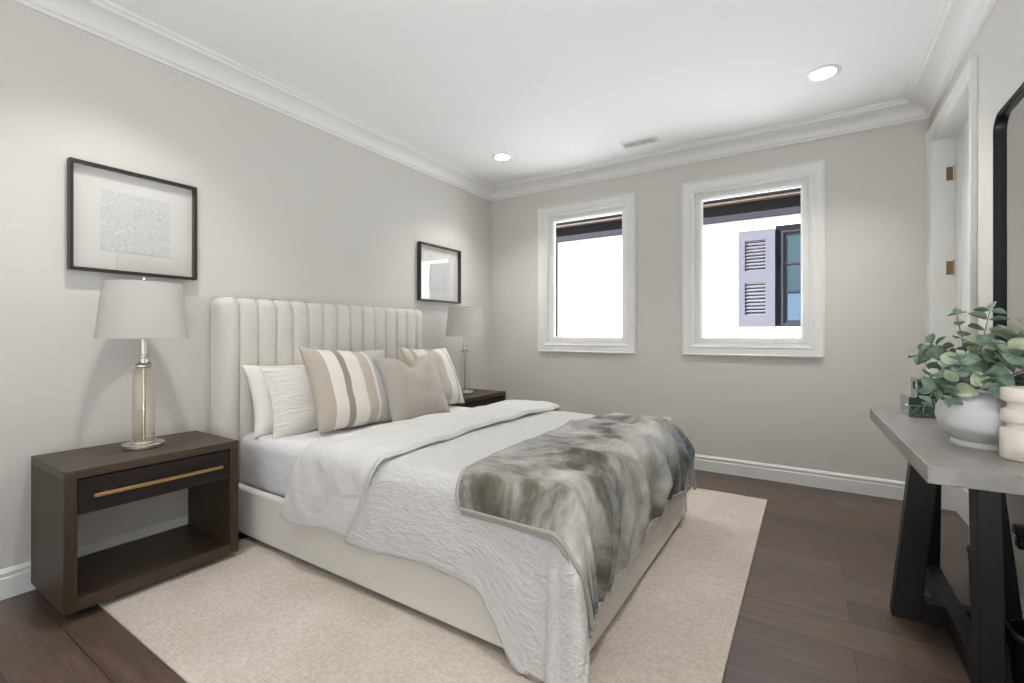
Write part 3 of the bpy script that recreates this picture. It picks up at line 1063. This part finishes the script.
# ------------------------------------------------------------------ pillows
def pillow(name, W, Ht, T, m, label, loc, lean, yaw=0.0, roll=0.0, chop=0.0, seed=0.0, flange=0.0, group=None, pinch=0.10):
    """upright pillow: width along local X, height along local Y, thickness along Z; leans back on the headboard"""
    mb = MB()
    N = 30
    uvl = mb.bm.loops.layers.uv.verify()
    def pt(u, v, side):
        x = W / 2 * u * (1 - pinch * (1 - v * v) * abs(u) ** 1.5)
        y = Ht / 2 * v * (1 - pinch * (1 - u * u) * abs(v) ** 1.5)
        iu = min(1.0, abs(u) / (1 - flange)); iv = min(1.0, abs(v) / (1 - flange))
        th = (max(0, 1 - iu ** 2.6) * max(0, 1 - iv ** 2.6)) ** 0.52
        z = T / 2 * th * side
        if v > -0.2:
            c = chop * math.exp(-(u / 0.30) ** 2) * max(0, (v + 0.2) / 1.2) ** 1.6
            y -= c
            z *= 1 - 1.1 * c / max(Ht, 0.01)
            if side > 0 and chop:
                z += 0.025 * math.exp(-((abs(u) - 0.42) / 0.14) ** 2) * max(0, v) * th
        nz = noise.noise(Vector((u * 2.2 + seed, v * 2.2, seed))) * 0.014 + noise.noise(Vector((u * 6 + seed, v * 5, 2 + seed))) * 0.005
        z += nz * th * side
        y += 0.008 * noise.noise(Vector((u * 2.5, seed, v))) * abs(v)
        sag = -0.02 * (1 - v) * (1 - abs(u)) * 0.3
        return Vector((x, y + sag, z + 0.004 * side * (1 if th > 0 else 0.3)))
    S = {}
    for side in (1, -1):
        for i in range(N + 1):
            for j in range(N + 1):
                # cluster samples toward the rim
                u = math.sin((2 * i / N - 1) * PI / 2); v = math.sin((2 * j / N - 1) * PI / 2)
                if (i in (0, N) or j in (0, N)) and side == -1:
                    S[(i, j, -1)] = S[(i, j, 1)]
                else:
                    p = pt(u, v, side)
                    if i in (0, N) or j in (0, N):
                        p.z = 0
                    S[(i, j, side)] = mb.bm.verts.new(p)
    for side in (1, -1):
        for i in range(N):
            for j in range(N):
                q = [(i, j), (i + 1, j), (i + 1, j + 1), (i, j + 1)]
                if side < 0:
                    q = q[::-1]
                f = mb.bm.faces.new([S[(a, b, side)] for a, b in q])
                for l, (a, b) in zip(f.loops, q):
                    uu = (math.sin((2 * a / N - 1) * PI / 2) + 1) / 2
                    vv = (math.sin((2 * b / N - 1) * PI / 2) + 1) / 2
                    l[uvl].uv = (uu, vv)
    o = mb.build(name, m, ang=180)
    # local X -> +Y of the room, local Y -> up, local Z -> +X (towards the foot)
    B = Matrix(((0, 0, 1), (1, 0, 0), (0, 1, 0))).to_4x4()
    o.matrix_world = Matrix.Translation(loc) @ Matrix.Rotation(yaw, 4, 'Z') @ Matrix.Rotation(-lean, 4, 'Y') @ B @ Matrix.Rotation(roll, 4, 'Z')
    tag(o, label, 'pillow', group)
    return o
PZ = MZ1
pillow('bed_pillow', 0.68, 0.43, 0.16, M['white_linen'], 'plain white sleeping pillow leaning on the headboard nearest the near nightstand', (0.265, -2.44, PZ + 0.195), 0.32, 0.0, 0.0, seed=1.0, group='white sleeping pillows')
pillow('pillow_sham', 0.68, 0.43, 0.13, M['sham'], 'crinkled white pillow sham standing just left of the striped pillow with the dark stripe', (0.405, -2.415, PZ + 0.195), 0.33, 0.0, 0.0, seed=2.0, flange=0.08, group='white sleeping pillows')
pillow('pillow_sham', 0.60, 0.40, 0.13, M['sham'], 'crinkled white pillow sham mostly hidden behind the plain taupe pillow', (0.36, -1.62, PZ + 0.19), 0.33, 0.0, 0.0, seed=3.0, flange=0.08, group='white sleeping pillows')
pillow('throw_pillow', 0.66, 0.53, 0.20, M['stripe_a'], 'large cream and taupe striped pillow with a dark grey stripe, beside the white shams', (0.535, -2.255, PZ + 0.245), 0.42, 0.06, -0.05, seed=4.0, group='decorative pillows')
pillow('throw_pillow', 0.56, 0.50, 0.19, M['stripe_b'], 'striped cream and grey throw pillow behind the taupe pillow, nearest the far lamp', (0.49, -1.47, PZ + 0.245), 0.42, 0.10, -0.02, seed=5.0, group='decorative pillows')
pillow('throw_pillow', 0.53, 0.47, 0.18, M['grey_pillow'], 'plain taupe throw pillow with a chopped dent at its top, between the striped ones', (0.655, -1.855, PZ + 0.215), 0.40, -0.05, 0.03, chop=0.085, seed=6.0, group='decorative pillows')

# ------------------------------------------------------------------ nightstands
def nightstand(y0, y1, x1, label):
    r = thing('nightstand', label, 'nightstand', (0.27, (y0 + y1) / 2, 0.0), 0, 'dark wood nightstands')
    o = (0.27, (y0 + y1) / 2, 0.0)
    x0, zb, zt, t = 0.024, 0.037, 0.606, 0.042
    mb = MB(); mb.box(x0, x1, y0, y1, zt - 0.036, zt)
    mb.build('top_panel', M['ns_wood'], r, bevel=0.0025, origin=o)
    for a, b in ((y0, y0 + t), (y1 - t, y1)):
        mb = MB(); mb.box(x0, x1, a, b, zb, zt - 0.0362)
        mb.build('side_panel', M['ns_side'], r, bevel=0.0025, origin=o)
    mb = MB(); mb.box(x0, x1, y0 + t, y1 - t, zb, zb + 0.05)
    mb.build('shelf', M['ns_wood'], r, bevel=0.0025, origin=o)
    mb = MB(); mb.box(x0 + 0.03, x1 - 0.07, y0 + 0.05, y1 - 0.05, 0.013, zb)
    mb.build('plinth', M['ns_dark'], r, origin=o)
    mb = MB(); mb.box(x0, x1 - 0.012, y0 + t, y1 - t, zt - 0.185, zt - 0.1835)
    mb.box(x0, x0 + 0.012, y0 + t, y1 - t, zt - 0.1835, zt - 0.0365)
    mb.build('drawer_box', M['ns_dark'], r, origin=o)
    mb = MB(); mb.box(x1 - 0.024, x1 - 0.005, y0 + t + 0.003, y1 - t - 0.003, zt - 0.184, zt - 0.042)
    d = mb.build('drawer', M['ns_drawer'], r, bevel=0.002, origin=o)
    zc = zt - 0.112
    mb = MB()
    mb.box(x1 + 0.016, x1 + 0.028, y0 + t + 0.045, y1 - t - 0.045, zc - 0.007, zc + 0.007)
    mb.box(x1 - 0.006, x1 + 0.017, y0 + t + 0.085, y0 + t + 0.097, zc - 0.005, zc + 0.005)
    mb.box(x1 - 0.006, x1 + 0.017, y1 - t - 0.097, y1 - t - 0.085, zc - 0.005, zc + 0.005)
    h = mb.build('handle', M['brass'], d, bevel=0.0015, origin=o)
    h['label'] = 'long brass bar handle'
    return r
nightstand(-3.605, -2.940, 0.488, 'dark wood nightstand with open shelf and brass handle, under the larger lamp')
nightstand(-1.135, -0.47, 0.505, 'dark wood nightstand in the room corner, mostly hidden behind the bed')

# ------------------------------------------------------------------ bedside lamps
def lamp(x, y, z, gm, label, s=1.0):
    r = thing('table_lamp', label, 'lamp', (x, y, z), 0, 'bedside lamps')
    mb = MB()
    mb.lathe([(0, 0), (0.080, 0), (0.083, 0.004), (0.083, 0.018), (0.079, 0.023), (0.055, 0.025), (0.052, 0.032), (0.046, 0.035), (0, 0.035)])
    mb.build('base', M['nickel'], r)
    mb = MB()
    mb.lathe([(0.041, 0.0355), (0.044, 0.045), (0.045, 0.20), (0.044, 0.335), (0.039, 0.370), (0.026, 0.3855), (0.022, 0.3855), (0.035, 0.367), (0.040, 0.333), (0.041, 0.20), (0.040, 0.047), (0.037, 0.0355)], closed=True)
    mb.build('glass_column', gm, r)
    mb = MB()
    mb.lathe([(0, 0.037), (0.007, 0.037), (0.007, 0.384), (0, 0.384)], n=16)
    mb.build('rod', M['nickel'], r)
    mb = MB()
    mb.lathe([(0, 0.386), (0.030, 0.386), (0.040, 0.391), (0.040, 0.397), (0.028, 0.402), (0.017, 0.410), (0.015, 0.43), (0.022, 0.436), (0.022, 0.443), (0.014, 0.448), (0.013, 0.56), (0, 0.56)])
    mb.build('neck', M['nickel'], r)
    mb = MB()
    rb, rt, zb, zt = 0.180, 0.153, 0.527, 0.792
    mb.lathe([(rb, zb), (rt, zt), (rt - 0.003, zt), (rb - 0.003, zb)], closed=True, n=64)
    sh = mb.build('lamp_shade', M['shade'], r)
    mb = MB()
    mb.lathe([(rb + 0.0008, zb), (rb + 0.0003, zb + 0.008), (rb - 0.004, zb + 0.008), (rb - 0.004, zb)], closed=True, n=64)
    mb.build('shade_trim', M['shade'], sh)
    mb = MB()
    mb.lathe([(rt + 0.0012, zt - 0.008), (rt + 0.0008, zt + 0.001), (rt - 0.004, zt + 0.001), (rt - 0.004, zt - 0.008)], closed=True, n=64)
    mb.build('shade_trim', M['shade'], sh)
    mb = MB()
    for k in range(3):
        a = 2 * PI * k / 3
        mb.tube([(0, 0, zt - 0.02), ((rt - 0.003) * math.cos(a), (rt - 0.003) * math.sin(a), zt - 0.012)], 0.0018, 6)
    mb.tube([(0, 0, 0.55), (0, 0, zt)], 0.004, 8)
    mb.build('spider', M['nickel'], sh)
    mb = MB()
    mb.lathe([(0, zt - 0.004), (0.006, zt), (0.006, zt + 0.008), (0.010, zt + 0.014), (0.011, zt + 0.022), (0.006, zt + 0.030), (0, zt + 0.032)], n=16)
    mb.build('finial', M['nickel'], r)
    # small crossed handles at the collar
    mb = MB()
    for sgn in (-1, 1):
        mb.tube([(0, sgn * 0.012, 0.418), (0, sgn * 0.026, 0.409), (0, sgn * 0.040, 0.394), (0, sgn * 0.047, 0.376)], 0.0045, 8, 0.003)
    mb.build('collar_arms', M['nickel'], r)
    return r
lamp(0.243, -3.261, 0.606, M['lamp_glass'], 'white-shaded glass column lamp on the near nightstand below the larger picture')
lamp(0.285, -0.822, 0.606, M['lamp_glass_clear'], 'white-shaded glass column lamp on the far nightstand in the room corner')

# ------------------------------------------------------------------ pictures on the left wall
def picture(y0, y1, z0, z1, label):
    r = thing('framed_picture', label, 'picture', (0, (y0 + y1) / 2, (z0 + z1) / 2), 0, 'pictures on the headboard wall')
    o = tuple(r.location)
    def fr(mb, prof):
        return mb.ring([[(x, y0 + d, z0 + d), (x, y1 - d, z0 + d), (x, y1 - d, z1 - d), (x, y0 + d, z1 - d)] for d, x in prof])
    fr(MB(), [(0, 0.002), (0, 0.042), (0.014, 0.042), (0.014, 0.002)]).build('frame', M['frame_black'], r, origin=o, ang=20, bevel=0.001)
    mb = MB(); mb.box(0.004, 0.008, y0 + 0.013, y1 - 0.013, z0 + 0.013, z1 - 0.013)
    mb.build('mat_board', M['mat_board'], r, origin=o)
    yc, zc = (y0 + y1) / 2, (z0 + z1) / 2
    mb = MB(); mb.box(0.008, 0.0105, yc - 0.147, yc + 0.147, zc - 0.150, zc + 0.150)
    mb.build('art_print', M['art'], r, origin=o, bevel=0.001)
    mb = MB(); mb.box(0.033, 0.035, y0 + 0.0135, y1 - 0.0135, z0 + 0.0135, z1 - 0.0135)
    mb.build('glass', M['picture_glass'], r, origin=o, smooth=False)
    return r
picture(-3.480, -2.942, 1.460, 1.985, 'black-framed pale textured print hanging above the near bedside lamp')
picture(-1.155, -0.580, 1.460, 1.985, 'black-framed picture hanging above the far bedside lamp near the corner')

# ------------------------------------------------------------------ mirror on the right wall
mr = thing('wall_mirror', 'black-framed mirror with rounded corners on the wall above the console table', 'mirror', (RX, -1.80, 1.47))
mo = tuple(mr.location)
def rrect(y0, y1, z0, z1, rad, n=10):
    pts = []
    for cy, cz, a0 in ((y1 - rad, z1 - rad, 0), (y0 + rad, z1 - rad, PI / 2), (y0 + rad, z0 + rad, PI), (y1 - rad, z0 + rad, 1.5 * PI)):
        for k in range(n + 1):
            a = a0 + PI / 2 * k / n
            pts.append((cy + rad * math.cos(a), cz + rad * math.sin(a)))
    return pts
MYa, MYb, MZa, MZb = -2.22, -1.385, 0.86, 2.085
def mfr(d, x, rad=0.075):
    return [(x, a, b) for a, b in rrect(MYa + d, MYb - d, MZa + d, MZb - d, rad - d)]
mb = MB()
mb.ring([mfr(0, RX - 0.001), mfr(0, RX - 0.028), mfr(0.003, RX - 0.031), mfr(0.008, RX - 0.031), mfr(0.010, RX - 0.026), mfr(0.013, RX - 0.026), mfr(0.014, RX - 0.012), mfr(0.014, RX - 0.001)])
mb.build('frame', M['mirror_frame'], mr, origin=mo, ang=25)
mb = MB()
A = [mb.bm.verts.new(p) for p in mfr(0.0135, RX - 0.010)]
B = [mb.bm.verts.new(p) for p in mfr(0.0135, RX - 0.003)]
mb.bm.faces.new(A); mb.bm.faces.new(B[::-1])
for k in range(len(A)):
    j = (k + 1) % len(A)
    mb.bm.faces.new((A[k], A[j], B[j], B[k]))
mb.build('mirror_glass', M['mirror'], mr, origin=mo, smooth=False)

# ------------------------------------------------------------------ console table
TX0, TX1, TY0, TY1, TZ = 3.243, 3.615, -2.345, -1.085, 0.76
ct = thing('console_table', 'grey-topped console table with crossed black wooden legs by the right wall', 'console table', (3.428, -1.715, 0))
co = tuple(ct.location)
mb = MB()
q_ = [(TX0 + 0.014, TY0), (TX1 + 0.010, TY0), (TX1 - 0.014, TY1), (TX0 - 0.012, TY1)]
mb.hexa([(x, y, TZ - 0.055) for x, y in q_], [(x, y, TZ) for x, y in q_])
mb.build('tabletop', M['concrete'], ct, bevel=0.003, origin=co)
XC, YC = 3.437, -1.712
zt_ = TZ - 0.0552
def leg_x(xb0, xb1, xt0, xt1):
    mb = MB()
    y0, y1 = YC - 0.033, YC + 0.033
    mb.hexa([(xb0, y0, 0.0), (xb1, y0, 0.0), (xb1, y1, 0.0), (xb0, y1, 0.0)], [(xt0, y0, zt_), (xt1, y0, zt_), (xt1, y1, zt_), (xt0, y1, zt_)])
    mb.build('leg', M['black_wood'], ct, bevel=0.004, origin=co)
def leg_y(yb0, yb1, yt0, yt1):
    mb = MB()
    x0, x1 = XC - 0.030, XC + 0.030
    mb.hexa([(x0, yb0, 0.0), (x1, yb0, 0.0), (x1, yb1, 0.0), (x0, yb1, 0.0)], [(x0, yt0, zt_), (x1, yt0, zt_), (x1, yt1, zt_), (x0, yt1, zt_)])
    mb.build('leg', M['black_wood'], ct, bevel=0.004, origin=co)
leg_x(3.244, 3.334, 3.312, 3.400)
leg_x(3.540, 3.630, 3.474, 3.560)
leg_y(YC - 0.475, YC - 0.385, YC - 0.43, YC - 0.34)
leg_y(YC + 0.385, YC + 0.475, YC + 0.34, YC + 0.43)
mb = MB(); mb.box(3.325, 3.545, YC - 0.030, YC + 0.030, 0.0, 0.085)
mb.build('cross_stretcher', M['black_wood'], ct, bevel=0.003, origin=co)
mb = MB()
mb.box(XC - 0.028, XC + 0.028, YC - 0.39, YC + 0.39, 0.0005, 0.088)
mb.build('long_stretcher', M['black_wood'], ct, bevel=0.003, origin=co)

# ------------------------------------------------------------------ things on the console
VX, VY = 3.468, -1.925
vs = MB()
vs.lathe([(0, 0), (0.078, 0), (0.080, 0.004), (0.079, 0.018), (0.076, 0.022), (0.092, 0.036), (0.112, 0.065), (0.121, 0.100), (0.119, 0.132), (0.105, 0.164), (0.082, 0.186), (0.070, 0.194), (0.068, 0.205), (0.062, 0.205), (0.062, 0.196), (0.090, 0.170), (0.108, 0.130), (0.110, 0.100), (0.098, 0.060), (0.070, 0.036), (0, 0.032)], n=64)
tag(vs.build('round_vase', M['vase_white'], origin=(0, 0, 0)), 'round white matte ceramic vase holding eucalyptus on the console table', 'vase').location = (VX, VY, TZ)
cv = MB()
cv.lathe([(0, 0), (0.058, 0), (0.064, 0.004), (0.065, 0.012), (0.065, 0.088), (0.062, 0.096), (0.052, 0.101), (0.049, 0.108), (0.051, 0.114), (0.061, 0.119), (0.063, 0.126), (0.063, 0.150), (0.060, 0.157), (0.050, 0.162), (0.048, 0.170), (0.050, 0.178), (0.062, 0.184), (0.064, 0.191), (0.064, 0.218), (0.060, 0.225), (0.050, 0.226), (0.048, 0.220), (0.047, 0.20), (0, 0.195)], n=64)
tag(cv.build('ribbed_vase', M['vase_cream']), 'cream ringed ceramic vase beside the round white vase, at the picture edge', 'vase').location = (3.535, -2.105, TZ)

def keepsake(x, y, z, w, d, h, rz, label, clasp):
    r = thing('keepsake_box', label, 'box', (x, y, z), rz, 'stacked green boxes')
    mb = MB(); mb.box(-w / 2, w / 2, -d / 2, d / 2, 0, h * 0.60)
    mb.build('body', M['green_box'], r, bevel=0.003)
    mb = MB(); mb.box(-w / 2, w / 2, -d / 2, d / 2, h * 0.62, h)
    mb.box(-w / 2 + 0.004, w / 2 - 0.004, -d / 2 + 0.004, d / 2 - 0.004, h * 0.60, h * 0.62)
    mb.build('lid', M['green_box'], r, bevel=0.003)
    if clasp:
        mb = MB(); mb.box(-w / 2 - 0.003, -w / 2 + 0.001, -0.008, 0.008, h * 0.40, h * 0.82)
        mb.build('clasp', M['clasp'], r, bevel=0.001)
    return r
keepsake(3.473, -1.235, TZ, 0.245, 0.135, 0.094, 0.10, 'lower and larger of two stacked dark green boxes behind the white vase', False)
keepsake(3.488, -1.225, TZ + 0.0945, 0.20, 0.105, 0.086, 0.10, 'upper and smaller of two stacked dark green boxes, with a dark clasp', True)

# eucalyptus
rnd = random.Random(7)
eu = thing('eucalyptus_bunch', 'bunch of grey-green eucalyptus branches standing in the round white vase', 'plant', (VX, VY, TZ + 0.2))
eo = tuple(eu.location)
def bez(p0, p1, p2, t):
    return p0 * (1 - t) ** 2 + p1 * 2 * t * (1 - t) + p2 * t * t
def leaf(bm, c, d, nrm, size, mi):
    """cupped round leaf with a short stalk end at c, growing along d"""
    d = d.normalized()
    s = d.cross(nrm)
    if s.length < 1e-3:
        s = d.cross(Vector((0.3, 0.7, 0.2)))
    s.normalize()
    n = s.cross(d).normalized()
    rows = 6
    prev = None
    wid = [0.10, 0.74, 1.02, 1.08, 0.96, 0.66, 0.12]
    bend = rnd.uniform(0.05, 0.28)
    cup = rnd.uniform(0.03, 0.18)
    R = []
    for i in range(rows + 1):
        t = i / rows
        row = []
        for k in (-1, -0.5, 0, 0.5, 1):
            w = wid[i] * size * 0.47
            row.append(bm.verts.new(c + d * (size * t) + s * (w * k) + n * (size * (cup * k * k * wid[i] - bend * t * t))))
        R.append(row)
    for A, B in zip(R, R[1:]):
        for k in range(4):
            f = bm.faces.new((A[k], A[k + 1], B[k + 1], B[k]))
            f.material_index = mi
def branch(tip, mid, n, size, pale=0.3, start=0.25):
    p0 = Vector((VX + rnd.uniform(-.02, .02), VY + rnd.uniform(-.02, .02), TZ + 0.12))
    p1, p2 = Vector(mid), Vector(tip)
    sm = MB()
    sm.tube([bez(p0, p1, p2, k / 16) for k in range(17)], 0.0032, 6, 0.0013)
    br = sm.build('branch', M['stem'], eu, origin=eo)
    lm = MB()
    for k in range(n):
        t = start + (1 - start) * k / (n - 1)
        c = bez(p0, p1, p2, t)
        tg = (bez(p0, p1, p2, min(1, t + .02)) - bez(p0, p1, p2, t - .02)).normalized()
        a = rnd.uniform(0, PI) if k % 2 else rnd.uniform(0, PI) + PI / 2
        q = tg.orthogonal().normalized()
        q.rotate(Matrix.Rotation(a, 3, tg))
        sz = size * (1.15 - 0.5 * t) * rnd.uniform(0.85, 1.15)
        for sgn in (-1, 1):
            dd = (q * sgn + tg * rnd.uniform(0.15, 0.6) + Vector((0, 0, rnd.uniform(-.25, .2)))).normalized()
            leaf(lm.bm, c + dd * 0.003, dd, tg + Vector((rnd.uniform(-.4, .4), rnd.uniform(-.4, .4), rnd.uniform(-.2, .5))), sz, 1 if rnd.random() < pale else 0)
    leaf(lm.bm, p2, (p2 - p1).normalized(), Vector((0, 0.2, 1)), size * 0.6, 0)
    lm.build('leaves', [M['leaf_a'], M['leaf_b']], br, origin=eo, recalc=False, ang=180)
branch((3.318, -1.77, 1.07), (3.38, -1.84, 1.10), 7, 0.055, 0.15, 0.35)
branch((3.36, -1.78, 1.115), (3.40, -1.86, 1.08), 7, 0.062, 0.3, 0.3)
branch((3.425, -1.83, 1.225), (3.43, -1.89, 1.08), 5, 0.045, 0.2, 0.45)
branch((3.505, -1.86, 1.235), (3.47, -1.90, 1.10), 7, 0.070, 0.1, 0.3)
branch((3.585, -1.96, 1.19), (3.50, -1.94, 1.10), 8, 0.072, 0.4, 0.3)
branch((3.585, -1.80, 1.14), (3.50, -1.86, 1.10), 8, 0.075, 0.3, 0.3)
branch((3.315, -1.97, 0.90), (3.37, -1.95, 1.06), 8, 0.062, 0.15, 0.35)
branch((3.37, -2.02, 0.94), (3.41, -1.98, 1.06), 7, 0.070, 0.3, 0.4)
branch((3.47, -2.06, 0.985), (3.46, -2.00, 1.08), 7, 0.074, 0.35, 0.35)
branch((3.40, -1.98, 1.06), (3.42, -1.94, 1.03), 7, 0.078, 0.45, 0.35)
branch((3.52, -2.02, 1.09), (3.48, -1.96, 1.06), 8, 0.078, 0.45, 0.3)
branch((3.46, -1.98, 1.12), (3.45, -1.94, 1.06), 7, 0.080, 0.5, 0.35)
branch((3.58, -2.05, 1.03), (3.52, -2.00, 1.07), 7, 0.075, 0.3, 0.35)
branch((3.35, -1.90, 0.985), (3.39, -1.91, 1.05), 7, 0.070, 0.2, 0.4)

# ------------------------------------------------------------------ under the console: waste bin, outlet with plugs
tb = thing('waste_bin', 'black leather-look waste bin on the floor beside the near console leg', 'waste bin', (3.562, -2.15, 0), 0, 'black bins under the console')
mb = MB()
mb.lathe([(0, 0), (0.068, 0), (0.071, 0.006), (0.083, 0.225), (0.087, 0.232), (0.088, 0.240), (0.086, 0.246), (0.080, 0.243), (0.078, 0.235), (0.067, 0.012), (0, 0.010)], n=48)
mb.build('bin_body', M['trash'], tb)
mb = MB()
mb.lathe([(0.0855, 0.226), (0.0895, 0.231), (0.0895, 0.243), (0.085, 0.249), (0.079, 0.249), (0.0775, 0.243), (0.081, 0.238)], closed=True, n=48)
mb.build('rim', M['trash'], tb)
tb2 = copy_tree(tb)
tb2.location = (3.578, -1.487, 0)
tb2.scale = (0.62, 0.62, 1.0)
tb2['label'] = 'black bin by the wall, mostly hidden behind the console legs near the door casing'

outlet((RX, -1.70, 0.43), PI / 2, 'white outlet plate low on the right wall behind the console table, with black plugs')
pl = thing('plug_adapter', 'black plug adapters in the outlet behind the console table', 'plug', (RX - 0.010, -1.70, 0.40))
po = tuple(pl.location)
mb = MB(); mb.box(RX - 0.050, RX - 0.0095, -1.728, -1.675, 0.398, 0.436)
mb.build('adapter', M['black_plastic'], pl, bevel=0.008, seg=3, origin=po)
mb = MB(); mb.box(RX - 0.044, RX - 0.0095, -1.725, -1.678, 0.352, 0.390)
mb.build('adapter', M['black_plastic'], pl, bevel=0.008, seg=3, origin=po)
mb = MB(); mb.tube([(RX - 0.03, -1.69, 0.394), (RX - 0.03, -1.66, 0.393), (RX - 0.028, -1.63, 0.394)], 0.003, 8)
mb.build('latch', M['black_plastic'], pl, origin=po)
